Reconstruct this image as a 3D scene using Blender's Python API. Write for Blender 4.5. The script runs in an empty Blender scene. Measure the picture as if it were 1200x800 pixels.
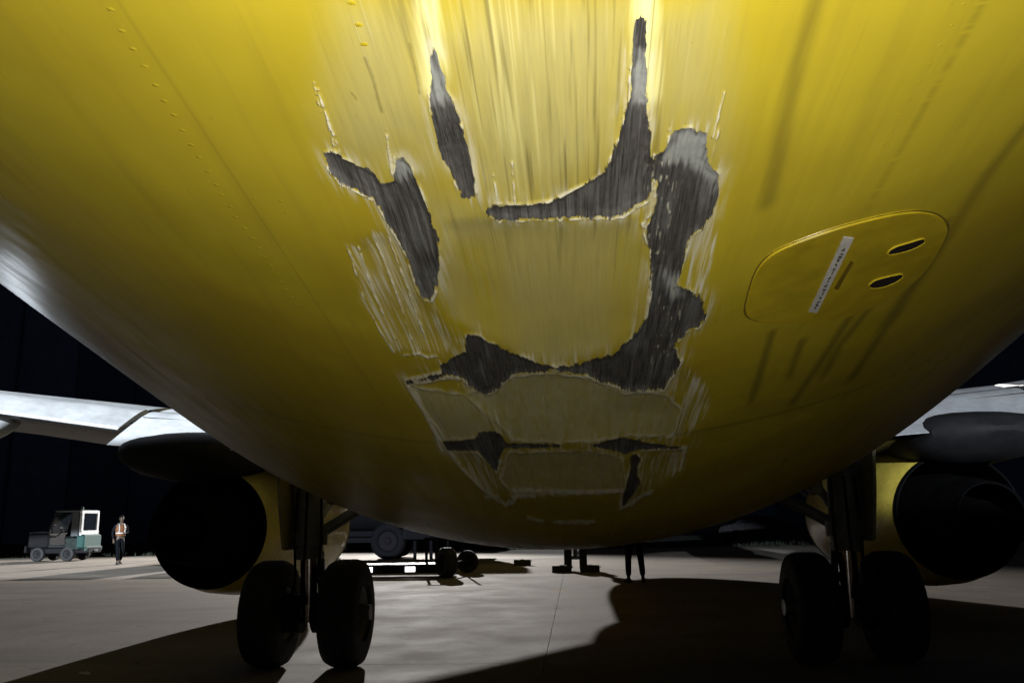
import bpy, bmesh, math, random
import numpy as np
from mathutils import Vector, Matrix
random.seed(7)
D = bpy.data
S = bpy.context.scene
COL = S.collection
R_ = math.radians

# ------------------------------------------------------------------ camera
CAM = (0.0531, 0.0, 1.383)
PITCH, YAW, ROLL, FPX = 0.2078, 0.0709, -0.0187, 982.4
cd = D.cameras.new('camera'); cam = D.objects.new('camera', cd); COL.objects.link(cam)
cy, sy = math.cos(YAW), math.sin(YAW)
fw = Vector((-sy*math.cos(PITCH), cy*math.cos(PITCH), math.sin(PITCH)))
rt = Vector((cy, sy, 0)); up = rt.cross(fw)
r2 = rt*math.cos(ROLL)+up*math.sin(ROLL); u2 = -rt*math.sin(ROLL)+up*math.cos(ROLL)
m = Matrix((r2, u2, -fw)).transposed().to_4x4(); m.translation = CAM
cam.matrix_world = m
cd.sensor_fit = 'HORIZONTAL'; cd.sensor_width = 36.0; cd.lens = 36.0*FPX/1200.0
cd.clip_start = 0.02; cd.clip_end = 2000
S.camera = cam

# ------------------------------------------------------------------ night sky, floodlights, torch
w = D.worlds.new('World'); S.world = w; w.use_nodes = True
nt = w.node_tree; bg = nt.nodes['Background']
sk = nt.nodes.new('ShaderNodeTexSky'); sk.sky_type = 'NISHITA'; sk.sun_disc = False
sk.sun_elevation = R_(-3.2); sk.sun_rotation = R_(188); sk.altitude = 50
nt.links.new(sk.outputs[0], bg.inputs[0]); bg.inputs[1].default_value = 0.15

def spot(name, loc, target, power, vert, horiz, blend, radius, color):
    """asymmetric floodlight: vert and horiz are the full beam angles in degrees"""
    l = D.lights.new(name, 'SPOT'); l.energy = power; l.spot_size = R_(vert); l.spot_blend = blend
    l.shadow_soft_size = radius; l.color = color
    o = D.objects.new(name, l); COL.objects.link(o); o.location = loc
    o.rotation_euler = (Vector(target)-Vector(loc)).to_track_quat('-Z', 'Y').to_euler()
    o.scale = (math.tan(R_(horiz/2))/math.tan(R_(vert/2)), 1, 1)
    return o
# terminal floodlight ahead and to the left, a mast light behind the left wing, a weaker one behind the right wing
spot('floodlight', (-10.2, 54.0, 10.2), (-16, 14, 0), 62000, 40, 84, .5, .20, (1.0, .97, .93))
spot('floodlight', (-11.0, -50.0, 14.0), (-11, 24.5, 1.2), 750000, 2.5, 27, .25, .15, (.86, .94, 1.0))
spot('floodlight', (3.4, -50.0, 8.0), (5.2, 11, 2.5), 200000, 2.4, 6, .4, .15, (.86, .93, 1.0))
spot('floodlight', (-40.0, 47.0, 6.3), (-0.95, 2.2, 1.70), 3600, 1.8, 3.8, .7, 1.6, (.82, .91, 1.0))
# torch held beside the photographer's lens
tl = D.lights.new('torch', 'SPOT'); tl.energy = 33.0; tl.spot_size = R_(172); tl.spot_blend = 1.0; tl.shadow_soft_size = .03; tl.color = (1, .97, .9)
to = D.objects.new('torch', tl); COL.objects.link(to); to.location = (0.09, 0.03, 1.41); to.rotation_euler = Vector((0, .57, .82)).to_track_quat('-Z', 'Y').to_euler()

S.view_settings.view_transform = 'Standard'; S.view_settings.look = 'None'
S.view_settings.exposure = 0.0; S.view_settings.gamma = 1.0
S.view_settings.use_curve_mapping = False

# ------------------------------------------------------------------ helpers
def tag(o, label=None, cat=None, group=None, kind=None):
    if label: o['label'] = label
    if cat: o['category'] = cat
    if group: o['group'] = group
    if kind: o['kind'] = kind
    return o
def empty(name, loc, label=None, cat=None, group=None, rz=0):
    o = D.objects.new(name, None); COL.objects.link(o); o.location = loc; o.rotation_euler = (0, 0, rz)
    o.empty_display_size = .3
    return tag(o, label, cat, group)
def rootloc(p):
    v = Vector((0, 0, 0))
    while p: v += p.location; p = p.parent
    return v
def link(name, me, mat, parent=None):
    o = D.objects.new(name, me); COL.objects.link(o)
    if mat and not me.materials: me.materials.append(mat)
    if parent: o.parent = parent
    return o

class MB:
    """collects shapes in world coordinates (or local to loc-free parents) and builds one mesh"""
    def __init__(s): s.v = []; s.f = []
    def add(s, vs, fs):
        b = len(s.v); s.v += [tuple(p) for p in vs]; s.f += [tuple(b+i for i in f) for f in fs]; return s
    def box(s, c, d, rot=None, bev=0.0):
        x, y, z = [q/2 for q in d]; c = Vector(c)
        if bev > 0:
            b = min(bev, x*.9, y*.9, z*.9); vs = []
            rings = [(-z, b), (-z+b, 0), (z-b, 0), (z, b)]
            for zz, ins in rings:
                X, Y = x-ins, y-ins; e = b
                vs += [(-X+e, -Y, zz), (X-e, -Y, zz), (X, -Y+e, zz), (X, Y-e, zz), (X-e, Y, zz), (-X+e, Y, zz), (-X, Y-e, zz), (-X, -Y+e, zz)]
            fs = [tuple(range(7, -1, -1)), tuple(range(24, 32))]
            for k in range(3):
                for i in range(8):
                    j = (i+1) % 8; fs.append((k*8+i, k*8+j, k*8+8+j, k*8+8+i))
        else:
            vs = [(i, j, k) for k in (-z, z) for j in (-y, y) for i in (-x, x)]
            fs = [(0, 2, 3, 1), (4, 5, 7, 6), (0, 1, 5, 4), (2, 6, 7, 3), (0, 4, 6, 2), (1, 3, 7, 5)]
        M = rot if rot else Matrix.Identity(3)
        return s.add([M@Vector(p)+c for p in vs], fs)
    def cyl(s, p0, p1, r0, r1=None, n=16, cap=True):
        r1 = r0 if r1 is None else r1; p0 = Vector(p0); p1 = Vector(p1)
        return s.tube([p0, p1], [r0, r1], n, cap)
    def tube(s, pts, rad, n=12, cap=True):
        pts = [Vector(p) for p in pts]; vs = []; fs = []
        for i, p in enumerate(pts):
            d = (pts[min(i+1, len(pts)-1)]-pts[max(i-1, 0)]).normalized()
            a = d.orthogonal().normalized() if i == 0 else (a-d*a.dot(d)).normalized()
            b = d.cross(a); r = rad[i] if isinstance(rad, (list, tuple)) else rad
            vs += [p+(a*math.cos(2*math.pi*k/n)+b*math.sin(2*math.pi*k/n))*r for k in range(n)]
        for i in range(len(pts)-1):
            for k in range(n):
                j = (k+1) % n; fs.append((i*n+k, i*n+j, i*n+n+j, i*n+n+k))
        if cap: fs += [tuple(range(n-1, -1, -1)), tuple(range((len(pts)-1)*n, len(pts)*n))]
        return s.add(vs, fs)
    def rev(s, prof, o, ax, n=40, closed=False, up=None):
        """revolve (t along axis, radius) about axis ax from o"""
        ax = Vector(ax).normalized(); a = ax.orthogonal().normalized(); b = ax.cross(a); o = Vector(o); vs = []; fs = []
        for t, r in prof:
            vs += [o+ax*t+(a*math.cos(2*math.pi*k/n)+b*math.sin(2*math.pi*k/n))*r for k in range(n)]
        L = len(prof)
        for i in range(L if closed else L-1):
            i2 = (i+1) % L
            for k in range(n):
                j = (k+1) % n; fs.append((i*n+k, i*n+j, i2*n+j, i2*n+k))
        return s.add(vs, fs)
    def loft(s, rings, cap=True):
        n = len(rings[0]); vs = [p for r in rings for p in r]; fs = []
        for i in range(len(rings)-1):
            for k in range(n):
                j = (k+1) % n; fs.append((i*n+k, i*n+j, i*n+n+j, i*n+n+k))
        if cap: fs += [tuple(range(n-1, -1, -1)), tuple(range((len(rings)-1)*n, len(rings)*n))]
        return s.add(vs, fs)
    def prism(s, poly, d):
        """extrude a polygon (list of 3d points) by vector d"""
        n = len(poly); d = Vector(d)
        vs = [Vector(p) for p in poly]+[Vector(p)+d for p in poly]
        fs = [tuple(range(n-1, -1, -1)), tuple(range(n, 2*n))]+[(i, (i+1) % n, n+(i+1) % n, n+i) for i in range(n)]
        return s.add(vs, fs)
    def mesh(s, name, off=Vector((0, 0, 0)), smooth=True, ang=35):
        me = D.meshes.new(name); me.from_pydata([tuple(Vector(p)-off) for p in s.v], [], s.f); me.update()
        bm = bmesh.new(); bm.from_mesh(me); bmesh.ops.recalc_face_normals(bm, faces=bm.faces)
        bm.to_mesh(me); bm.free()
        if smooth:
            me.shade_smooth(); me.set_sharp_from_angle(angle=R_(ang))
        return me
    def build(s, name, mat, parent=None, smooth=True, loc=None, ang=35):
        off = rootloc(parent)
        if loc is not None:
            o = link(name, s.mesh(name, Vector(loc), smooth, ang), mat, parent); o.location = Vector(loc)-off
        else: o = link(name, s.mesh(name, off, smooth, ang), mat, parent)
        return o

# ------------------------------------------------------------------ materials
class NT:
    def __init__(s, name):
        s.m = D.materials.new(name); s.m.use_nodes = True; s.t = s.m.node_tree
        s.b = s.t.nodes['Principled BSDF']
    def n(s, typ, **kw):
        x = s.t.nodes.new('ShaderNode'+typ)
        for k, v in kw.items(): setattr(x, k, v)
        return x
    def l(s, a, b): s.t.links.new(a, b); return s
    def val(s, x, sock):
        if isinstance(x, (int, float)): sock.default_value = (x, x, x, 1) if sock.type == 'RGBA' else x
        elif isinstance(x, (tuple, list)): sock.default_value = tuple(x)+((1,) if len(x) == 3 and sock.type == 'RGBA' else ())
        else: s.t.links.new(x, sock)
    def math(s, op, a, b=0.0, c=None, clamp=False):
        x = s.n('Math', operation=op, use_clamp=clamp); s.val(a, x.inputs[0]); s.val(b, x.inputs[1])
        if c is not None: s.val(c, x.inputs[2])
        return x.outputs[0]
    def mix(s, f, a, b, blend='MIX'):
        x = s.n('Mix', data_type='RGBA', blend_type=blend); s.val(f, x.inputs[0]); s.val(a, x.inputs[6]); s.val(b, x.inputs[7]); return x.outputs[2]
    def noise(s, vec, scale, detail=4, rough=.55, dist=0.0, stretch=None):
        if stretch:
            mp = s.n('Mapping'); s.l(vec, mp.inputs[0]); mp.inputs['Scale'].default_value = stretch; vec = mp.outputs[0]
        x = s.n('TexNoise'); s.l(vec, x.inputs['Vector']); x.inputs['Scale'].default_value = scale
        x.inputs['Detail'].default_value = detail; x.inputs['Roughness'].default_value = rough; x.inputs['Distortion'].default_value = dist
        return x.outputs[0]
    def ramp(s, f, lo, hi, a=0.0, b=1.0):
        x = s.n('MapRange', clamp=True); s.val(f, x.inputs[0]); x.inputs[1].default_value = lo; x.inputs[2].default_value = hi
        x.inputs[3].default_value = a; x.inputs[4].default_value = b; return x.outputs[0]
    def bump(s, h, strength, dist, nrm=None):
        x = s.n('Bump'); s.l(h, x.inputs['Height']); x.inputs['Strength'].default_value = strength; x.inputs['Distance'].default_value = dist
        if nrm is not None: s.l(nrm, x.inputs['Normal'])
        return x.outputs[0]
    def set(s, **kw):
        for k, v in kw.items(): s.val(v, s.b.inputs[k.replace('_', ' ')])
        return s.m
MATS = {}
def simple(name, col, rough=.5, metal=0.0, var=.18, scale=9.0, bump=.0, coat=0.0, spec=.5):
    if name in MATS: return MATS[name]
    t = NT(name); tc = t.n('TexCoord').outputs['Object']
    f = t.noise(tc, scale, 5, .6); g = t.noise(tc, scale*6, 3, .6)
    k = t.math('ADD', t.ramp(f, .3, .7, 1-var, 1+var*.4), t.ramp(g, .35, .65, -var*.35, var*.35))
    c = t.mix(1.0, col, k, 'MULTIPLY')
    t.set(Base_Color=c, Roughness=t.ramp(f, .3, .7, rough*.8, min(1, rough*1.2)), Metallic=metal, Coat_Weight=coat, Specular_IOR_Level=spec)
    if bump: t.set(Normal=t.bump(g, bump, .01))
    MATS[name] = t.m; return t.m
TYRE = simple('tyre_rubber', (.018, .018, .02), .75, 0, .3, 12, .3)
STEEL = simple('dull_steel', (.20, .20, .21), .45, .7, .3, 8)
GEARP = simple('gear_grey_paint', (.16, .16, .155), .5, 0, .35, 7)
WINGP = simple('wing_grey_paint', (.42, .43, .45), .42, 0, .22, 1.6)
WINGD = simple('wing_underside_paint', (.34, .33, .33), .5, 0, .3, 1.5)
DARKM = simple('sooty_metal', (.012, .012, .013), .7, .1, .4, 5, spec=.15)
BLACK = simple('black_plastic', (.008, .008, .010), .6, 0, .2, 6, spec=.15)
YELLOW = simple('yellow_cowl_paint', (.66, .53, .09), .38, 0, .22, 2.2, 0, .2)
WHITE = simple('white_vehicle_paint', (.72, .74, .75), .4, 0, .12, 3)
GREEN = simple('green_vehicle_paint', (.006, .05, .045), .6, 0, .2, 3)
DGREY = simple('dark_grey_paint', (.02, .022, .026), .6, 0, .25, 3, spec=.2)
REFL = simple('reflective_white', (.48, .48, .46), .3, 0, .05, 10)
def glassmat():
    t = NT('dark_glass'); tc = t.n('TexCoord').outputs['Object']
    return t.set(Base_Color=t.mix(t.noise(tc, 3), (.006, .008, .012), (.016, .02, .028)), Roughness=.08, Specular_IOR_Level=.6)
GLASS = glassmat()
def glowmat():
    t = NT('reflector_glow'); t.set(Base_Color=(.9, .9, .88), Emission_Color=(1, .98, .94), Emission_Strength=2.5); return t.m
RGLOW = glowmat()  # emission stands in for the bright glint of plain reflectors

# traced outlines of the scrape, in mm on the skin: (arc from the keel, station)
POLYS = {'A': [(-39,520),(-48,561),(-51,579),(-52,603),(-54,629),(-54,654),(-49,669),(-45,693),(-44,712),(-38,716),(-31,710),(-28,682),(-29,652),(-30,610),(-32,576),(-35,559),(-36,535),(-37,520)],'B': [(119,507),(115,513),(114,534),(114,565),(114,588),(110,603),(107,634),(101,665),(95,684),(78,700),(60,715),(47,722),(22,724),(-14,721),(-22,734),(-15,749),(24,751),(55,754),(90,756),(116,757),(128,744),(139,735),(143,716),(142,689),(138,663),(134,629),(129,596),(125,554),(123,521),(122,508)],'C': [(141,664),(150,661),(157,636),(171,635),(186,645),(194,690),(208,712),(212,742),(210,776),(203,804),(191,815),(191,841),(191,892),(188,923),(209,942),(229,975),(238,1022),(232,1046),(216,1056),(208,1085),(203,1110),(220,1162),(212,1209),(203,1268),(174,1270),(140,1256),(105,1213),(78,1182),(42,1156),(32,1145),(43,1142),(83,1127),(117,1112),(133,1083),(147,1047),(154,1022),(159,998),(158,934),(157,884),(151,832),(145,804),(141,784),(148,762),(148,739),(147,714),(143,689)],'D': [(-162,644),(-154,641),(-147,651),(-137,661),(-129,666),(-122,676),(-120,688),(-108,684),(-97,657),(-91,650),(-86,661),(-84,688),(-83,706),(-81,741),(-81,784),(-87,826),(-96,879),(-104,898),(-114,925),(-123,925),(-126,899),(-123,856),(-121,816),(-126,785),(-130,741),(-133,712),(-148,698),(-160,687),(-165,672)],'E': [(-134,1126),(-119,1109),(-92,1080),(-81,1026),(-69,1031),(-48,1059),(-9,1100),(28,1136),(32,1143),(14,1151),(-27,1160),(-48,1194),(-65,1235),(-83,1255),(-92,1244),(-105,1203),(-111,1178),(-132,1173),(-180,1201),(-203,1216),(-201,1205),(-167,1184),(-140,1164)],'F': [(-193,1525),(-148,1499),(-129,1490),(-115,1451),(-86,1444),(-76,1469),(-72,1518),(28,1531),(27,1551),(-80,1556),(-90,1608),(-101,1668),(-108,1731),(-117,1704),(-124,1625),(-132,1571),(-193,1584)],'G': [(84,1545),(118,1531),(152,1520),(188,1562),(250,1616),(283,1646),(191,1610),(173,1627),(158,1640),(149,1624),(113,1581)],'H': [(170,1639),(181,1643),(192,1687),(189,1733),(192,1814),(201,1882),(198,1965),(181,2088),(171,2144),(168,1967),(172,1836),(174,1747),(169,1676)]}
SAND = {'S1': [(-74,755),(-33,746),(37,755),(130,769),(140,798),(150,835),(158,926),(152,1014),(136,1069),(83,1117),(33,1135),(-25,1075),(-67,1023),(-96,971),(-97,898)],'S2': [(-99,484),(-72,477),(-35,479),(-47,560),(-53,655),(-76,694),(-82,643),(-120,667),(-146,643),(-148,609)],'S3': [(1,481),(111,492),(112,584),(101,663),(56,716),(-21,721),(-25,657),(-27,611),(-30,560),(-31,509)],'S4': [(-116,1257),(-33,1170),(32,1162),(83,1198),(138,1270),(209,1294),(248,1396),(248,1557),(164,1519),(84,1528),(-60,1507),(-70,1443),(-86,1371)],'S5': [(-74,1576),(84,1574),(154,1657),(176,1962),(-95,1956),(-110,1791)],'S6': [(-86,700),(-38,723),(-25,756),(-80,776)],'S7': [(-203,1220),(-116,1253),(-86,1371),(-81,1469),(-191,1513),(-198,1363)],'S8': [(126,509),(173,501),(197,609),(206,690),(163,623),(143,653)]}
PALE = {'P1': [(-185,802),(-158,780),(-118,761),(-117,820),(-127,910),(-116,939),(-103,1032),(-87,1045),(-124,1091),(-162,1092),(-197,1091),(-200,1014),(-198,916)],'P2': [(-206,1228),(-183,1216),(-184,1329),(-171,1493),(-197,1509)],'P3': [(-203,1593),(-136,1601),(-118,1839),(-114,1997),(-146,1966),(-176,1716)],'P4': [(224,1173),(263,1278),(296,1398),(284,1511),(249,1563),(248,1396),(221,1280)],'P5': [(197,1650),(282,1658),(285,1824),(255,1947),(218,1994),(197,1809)],'P6': [(191,821),(211,778),(224,844),(220,943),(200,926)],'P7': [(-98,1284),(-78,1361),(-51,1495),(-76,1507),(-91,1419)]}
LIGHT = {'L1': [(-39,517),(-49,563),(-46,577),(-31,578),(-34,558),(-35,525)],'L2': [(114,567),(113,590),(118,597),(129,595),(125,541),(120,540)],'L3': [(157,635),(185,643),(196,690),(209,714),(209,733),(187,704),(170,688),(152,672)],'L4': [(-105,655),(-90,648),(-84,674),(-100,686)],'L5': [(173,892),(195,914),(200,955),(184,955)]}
LINES = [(2.5,[(-142,562),(-145,598),(-151,641)]),(2,[(-143,578),(-147,641)]),(2,[(-143,555),(-148,588)]),(2,[(-96,609),(-106,675)]),(2.2,[(-97,643),(-105,683)]),(3,[(-9,677),(-9,719)]),(2.5,[(10,659),(8,720)]),(2.5,[(194,596),(193,651)]),(2,[(197,640),(197,688)]),(2,[(152,632),(153,669)]),(2.5,[(-174,805),(-185,915),(-187,1048)]),(2,[(-152,794),(-156,923),(-164,1051)]),(2,[(-135,785),(-140,922),(-143,1043)]),(3.0,[(-166,663),(-160,688),(-134,715),(-130,743),(-126,786),(-123,818),(-125,858),(-127,901),(-123,928),(-113,927),(-103,900)]),(2.5,[(-84,685),(-82,706),(-81,741)]),(2.5,[(-24,733),(-16,752),(24,754),(90,759),(117,761),(129,747),(141,738)]),(2.5,[(-17,719),(22,723),(47,721),(78,698),(95,681),(108,634),(114,588),(113,539)]),(3.5,[(141,664),(146,709),(148,739),(145,760),(138,777),(141,799),(150,830),(157,884),(159,937),(158,998)]),(2.5,[(212,742),(210,777),(204,806),(192,817),(193,854),(191,897),(187,933)]),(2.5,[(238,1024),(234,1052),(216,1062),(209,1091)]),(2.5,[(221,1162),(213,1217),(205,1277)]),(2,[(205,1277),(174,1278),(140,1259),(106,1220),(78,1186)]),(2.2,[(-201,1205),(-167,1181),(-135,1159)]),(2.2,[(-204,1220),(-133,1180),(-111,1182),(-104,1214)]),(2.2,[(-27,1164),(-48,1198),(-66,1239),(-83,1259)]),(2.2,[(-185,1101),(-158,1091),(-151,1103),(-134,1098),(-135,1130)]),(2.5,[(-204,1228),(-200,1350),(-200,1510),(-184,1705),(-158,1907),(-130,2019),(-118,2066),(-97,2013),(-82,1955)]),(2.0,[(-159,1988),(-130,1972)]),(2.0,[(-96,1975),(-43,1961)]),(2.0,[(-91,1911),(-13,1918),(106,1950),(175,1953)]),(2.5,[(168,2143),(195,2116),(213,2019),(235,2015)]),(2.0,[(168,2143),(167,2051)]),(2.0,[(-203,1506),(-206,1587)]),(2.0,[(193,1617),(281,1645)]),(2.0,[(281,1645),(285,1824)]),(2.2,[(-70,2223),(-36,2270)]),(2.2,[(-2,2284),(98,2308)]),(2.0,[(-135,1595),(-115,1656),(-111,1739),(-95,1647)]),(2.0,[(184,1645),(197,1709),(190,1747)]),(2.0,[(158,998),(155,1028),(147,1055)]),(2,[(-185,802),(-199,919),(-201,1022),(-197,1091)]),(2,[(20,1140),(33,1135),(38,1152)])]
DIRT = [(10,[(249,516),(250,573),(257,654),(267,767)]),(9,[(525,747),(522,814),(529,916),(548,1210)]),(4,[(347,1119),(372,1420)]),(4,[(406,1180),(420,1327)]),(5,[(464,1112),(467,1285),(464,1487)]),(5,[(489,1114),(483,1245),(492,1378)]),(6,[(515,908),(542,1121),(563,1436)])]
DARK = [(2.5,[(-94,530),(-93,549),(-95,588)]),(2,[(-56,517),(-58,567)]),(1.5,[(-115,566),(-113,574)])]
GLOW = [[(-29,439),(-35,479),(-41,525),(-45,560)],[(116,453),(121,494),(125,541),(129,587)]]
PANEL = [(291,1024),(287,979),(284,919),(289,889),(303,870),(335,856),(368,848),(406,846),(439,850),(465,861),(491,881),(518,916),(527,948),(536,1005),(533,1060),(511,1091),(475,1116),(437,1119),(367,1089),(323,1066),(303,1047)]
SLOT1 = [(451,936),(455,925),(471,925),(489,923),(497,936),(487,945),(467,946),(454,942)]
SLOT2 = [(455,1020),(460,1009),(475,1010),(496,1013),(502,1025),(496,1036),(479,1040),(461,1032)]
PLAC = [(384,1060),(398,1070),(389,876),(375,867)]
MARK = [(402,1002),(410,1010),(409,940),(403,931)]
RIVL = [(-279,491),(-282,511),(-283,529),(-283,547),(-285,568),(-287,587),(-287,604),(-289,624),(-291,644),(-291,662),(-293,684),(-294,705),(-296,722),(-295,742),(-297,762),(-296,783)]
RIVR = [(-90,480),(-90,499),(-91,517)]
RIVM = [(-377,711),(-376,737),(-354,719),(-329,722),(-262,723),(-233,724),(-235,745)]
# ------------------------------------------------------------------ fuselage shape (metres; aircraft points along +Y)
FT, FZ, FB, FS, FTOP, FW = 0.188, 1.263, 2.859, 0.175, 5.082, 1.018
def prof(y):
    y = np.asarray(y, float)
    zb = FZ+FT*FS*np.log1p(np.exp(np.clip((FB-y)/FS, -50, 50)))
    zt = np.full_like(y, FTOP)-np.clip((-2.5-y)/7.0, 0, 1)**1.5*.55
    n = np.clip((y-21.6)/5.6, 0, 1)                       # nose taper
    k = np.sqrt(np.clip(1-n**2.1, 0.0004, 1))
    mid = 2.75; zb = mid-(mid-zb)*k; zt = mid+(zt-mid)*(k**1.25)
    return zb, (zt-zb)/2
def surf(u, v, off=0.0):
    """u: arc coordinate (angle*1.9 m), v: station; off: metres proud of the skin"""
    th = np.asarray(u, float)/1.9; zb, R = prof(v)
    r = R+off
    return np.stack([r*FW*np.sin(th), np.asarray(v, float)+0*th, zb+R-r*np.cos(th)], -1)
def SV(v): return 420.0*np.log(np.asarray(v, float)/1000.0)          # mm along the skin, compressed with distance down the scrape

def sdf(P, poly):
    """signed distance (positive inside); P (n,2), poly [(a,b)]"""
    q = np.array(poly, float); d2 = np.full(len(P), 1e12); ins = np.zeros(len(P), bool)
    for i in range(len(q)):
        a = q[i]; b = q[(i+1) % len(q)]; e = b-a; wv = P-a
        t = np.clip((wv@e)/max(e@e, 1e-9), 0, 1); dd = wv-t[:, None]*e
        d2 = np.minimum(d2, (dd*dd).sum(1))
        if a[1] != b[1]:
            c = ((a[1] <= P[:, 1]) != (b[1] <= P[:, 1])); xi = a[0]+(P[:, 1]-a[1])/(b[1]-a[1])*e[0]
            ins ^= c & (P[:, 0] < xi)
    return np.where(ins, 1, -1)*np.sqrt(d2)
def ldist(P, line):
    q = np.array(line, float); d2 = np.full(len(P), 1e12)
    for a, b in zip(q[:-1], q[1:]):
        e = b-a; wv = P-a; t = np.clip((wv@e)/max(e@e, 1e-9), 0, 1); dd = wv-t[:, None]*e
        d2 = np.minimum(d2, (dd*dd).sum(1))
    return np.sqrt(d2)
def vnoise(x, y, seed=0):
    xi = np.floor(x).astype(np.int64); yi = np.floor(y).astype(np.int64); fx = x-xi; fy = y-yi
    fx = fx*fx*(3-2*fx); fy = fy*fy*(3-2*fy)
    def h(a, b):
        n = (a*374761393+b*668265263+seed*974634777) & 0xffffffff
        n = ((n ^ (n >> 13))*1274126177) & 0xffffffff
        return ((n ^ (n >> 16)) & 0xffff)/65535.0
    return (h(xi, yi)*(1-fx)+h(xi+1, yi)*fx)*(1-fy)+(h(xi, yi+1)*(1-fx)+h(xi+1, yi+1)*fx)*fy
def ss(a, b, x): t = np.clip((x-a)/(b-a), 0, 1); return t*t*(3-2*t)
def wp(poly): return [(a, float(SV(b))) for a, b in poly]

# stations and angles of the skin grid: fine over the scrape, coarse elsewhere
vd = [0.40]
while vd[-1] < 3.0: vd.append(vd[-1]+min(.02, 1.15*(vd[-1]*(vd[-1]+.1))/(982*.42*.853)))
V_ = np.concatenate([np.linspace(-9.4, -.2, 40), np.linspace(0.0, .38, 12), vd, np.linspace(vd[-1]+.03, 7, 90), np.linspace(7.3, 21.4, 30), 21.6+5.6*np.sin(np.linspace(0, 1, 22)*math.pi/2)])
ud = np.arange(-.245, .275, .00115)
side = .275+np.cumsum(np.concatenate([np.geomspace(.0015, .007, 30), np.full(50, .007), np.geomspace(.008, .06, 22)]))
side = np.concatenate([side, np.arange(side[-1]+.06, 1.9*math.pi-.03, .06)])
left = -.245-np.cumsum(np.geomspace(.0015, .07, 60)); left = np.concatenate([left, np.arange(left[-1]-.06, -1.9*math.pi+.03, -.06)])
U_ = np.concatenate([left[::-1], ud, side])
nu, nv = len(U_), len(V_)
GU, GV = np.meshgrid(U_, V_); gu = GU.ravel(); gv = GV.ravel()
off = np.zeros(nu*nv); att1 = np.zeros((nu*nv, 4), np.float32); att2 = np.zeros((nu*nv, 4), np.float32); lab = np.full(nu*nv, -1)
box = (gv > .35) & (gv < 2.7) & (gu > -.60) & (gu < .75)
idx = np.nonzero(box)[0]; U = gu[idx]*1000; V = gv[idx]*1000; sv = SV(V); P = np.stack([U, sv], 1)
pxm = V/1000.0+.08                                                    # mm per picture pixel near that station (about)
streak = vnoise(U/1.6, sv/26, 3)-.5; streak2 = vnoise(U/4.0, sv/40, 5)-.5; fine = vnoise(U/2.2, sv/3.0, 9)-.5; blob = vnoise(U/9, sv/9, 11)-.5
wild = vnoise(U/14, sv/14, 13)
jag = pxm*(streak*(1.2+4.5*wild)+blob*3.2+(vnoise(U/5, sv/5, 8)-.5)*2.0+fine*.6)
jag = jag*np.where(V > 1400, .4, 1.0)
best = np.full(len(P), -1e9); bl = np.full(len(P), -1)
for k, (nm, pl) in enumerate(POLYS.items()):
    d = sdf(P, wp(pl))+jag
    u_ = d > best; best[u_] = d[u_]; bl[u_] = k
M = np.clip(.5+best/pxm/7.0, 0, 1); Mh = ss(.45, .55, M)
Ls = np.zeros(len(P))
for pl in LIGHT.values(): Ls = np.maximum(Ls, ss(-7, 9, sdf(P, wp(pl))/pxm+streak*16+blob*8))
Sd = np.zeros(len(P)); dent = np.zeros(len(P))
for nm, pl in SAND.items():
    d = sdf(P, wp(pl)); soft = 5 if nm in ('S1', 'S4', 'S5', 'S7') else 48
    Sd = np.maximum(Sd, ss(-soft, soft, d/pxm+streak2*10)*(1 if soft == 3 else .8))
    if nm in ('S1', 'S4', 'S5'): dent = np.maximum(dent, (1-np.exp(-np.maximum(d, 0)/26))*{'S1': 12.0, 'S4': 11.0, 'S5': 10.0}[nm])
Pl = np.zeros(len(P))
for nm, pl in PALE.items():
    d = sdf(P, wp(pl)); edge = ss(-5, 9, d/pxm+streak*14+streak2*8)
    Pl = np.maximum(Pl, edge*(.38+.60*np.clip(streak+streak2*.9, -.4, .6)+.30*ss(10, 2, d/pxm)*wild))
    dent = np.maximum(dent, ss(0, 16, d)*4.0)
Ln = np.zeros(len(P))
for wd, ln in LINES:
    d = ldist(P, wp(ln))/pxm
    mod = ss(.10, .5, vnoise(U/5+wd*7, sv/5+len(ln)*3, 17)); wd = wd*np.where(V > 1150, 2.7, 1.0); mod = np.where(V > 1150, .55+.45*mod, mod)
    Ln = np.maximum(Ln, ss(wd*.66, wd*.14, d+(vnoise(U/7, sv/7, 71)-.5)*1.8)*mod*.95)
rim = np.exp(-((best/pxm+1.0)/1.5)**2)*ss(.55, .8, vnoise(U/13, sv/13, 21))*(.55+.4*vnoise(U/3, sv/8, 22))
halo = ss(-26, -1, best/pxm)*ss(.40, .75, vnoise(U/3, sv/50, 23)*.6+vnoise(U/25, sv/25, 24)*.5)*.55           # chipped paint edge round each scrape
low = np.zeros(len(P))
for nm in ('S4', 'S5', 'S7'): low = np.maximum(low, ss(-4, 6, sdf(P, wp(SAND[nm]))/pxm+streak2*6))
Pl = np.maximum(Pl, low*.38*np.clip(.85+.5*streak2+.5*blob, 0, 1))
for nm in ('S4', 'S5', 'S7'): Ln = np.maximum(Ln, np.exp(-((sdf(P, wp(SAND[nm]))/pxm-1+blob*3)/2.0)**2)*(.35+.6*vnoise(U/12, sv/12, 91)))
Pl = np.clip(np.maximum(np.maximum(np.maximum(Pl, halo), Ln), rim), 0, 1)
Dt = np.zeros(len(P))
for wd, ln in DIRT:
    d = ldist(P, wp(ln))/pxm; Dt = np.maximum(Dt, ss(wd*1.9, 0, d+streak2*wd*.5)*np.where((U > 300) & (V > 950), .6, .42))
for wd, ln in DARK:
    d = ldist(P, wp(ln))/pxm; Dt = np.maximum(Dt, ss(wd*1.3, wd*.2, d+fine)*.45)
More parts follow.
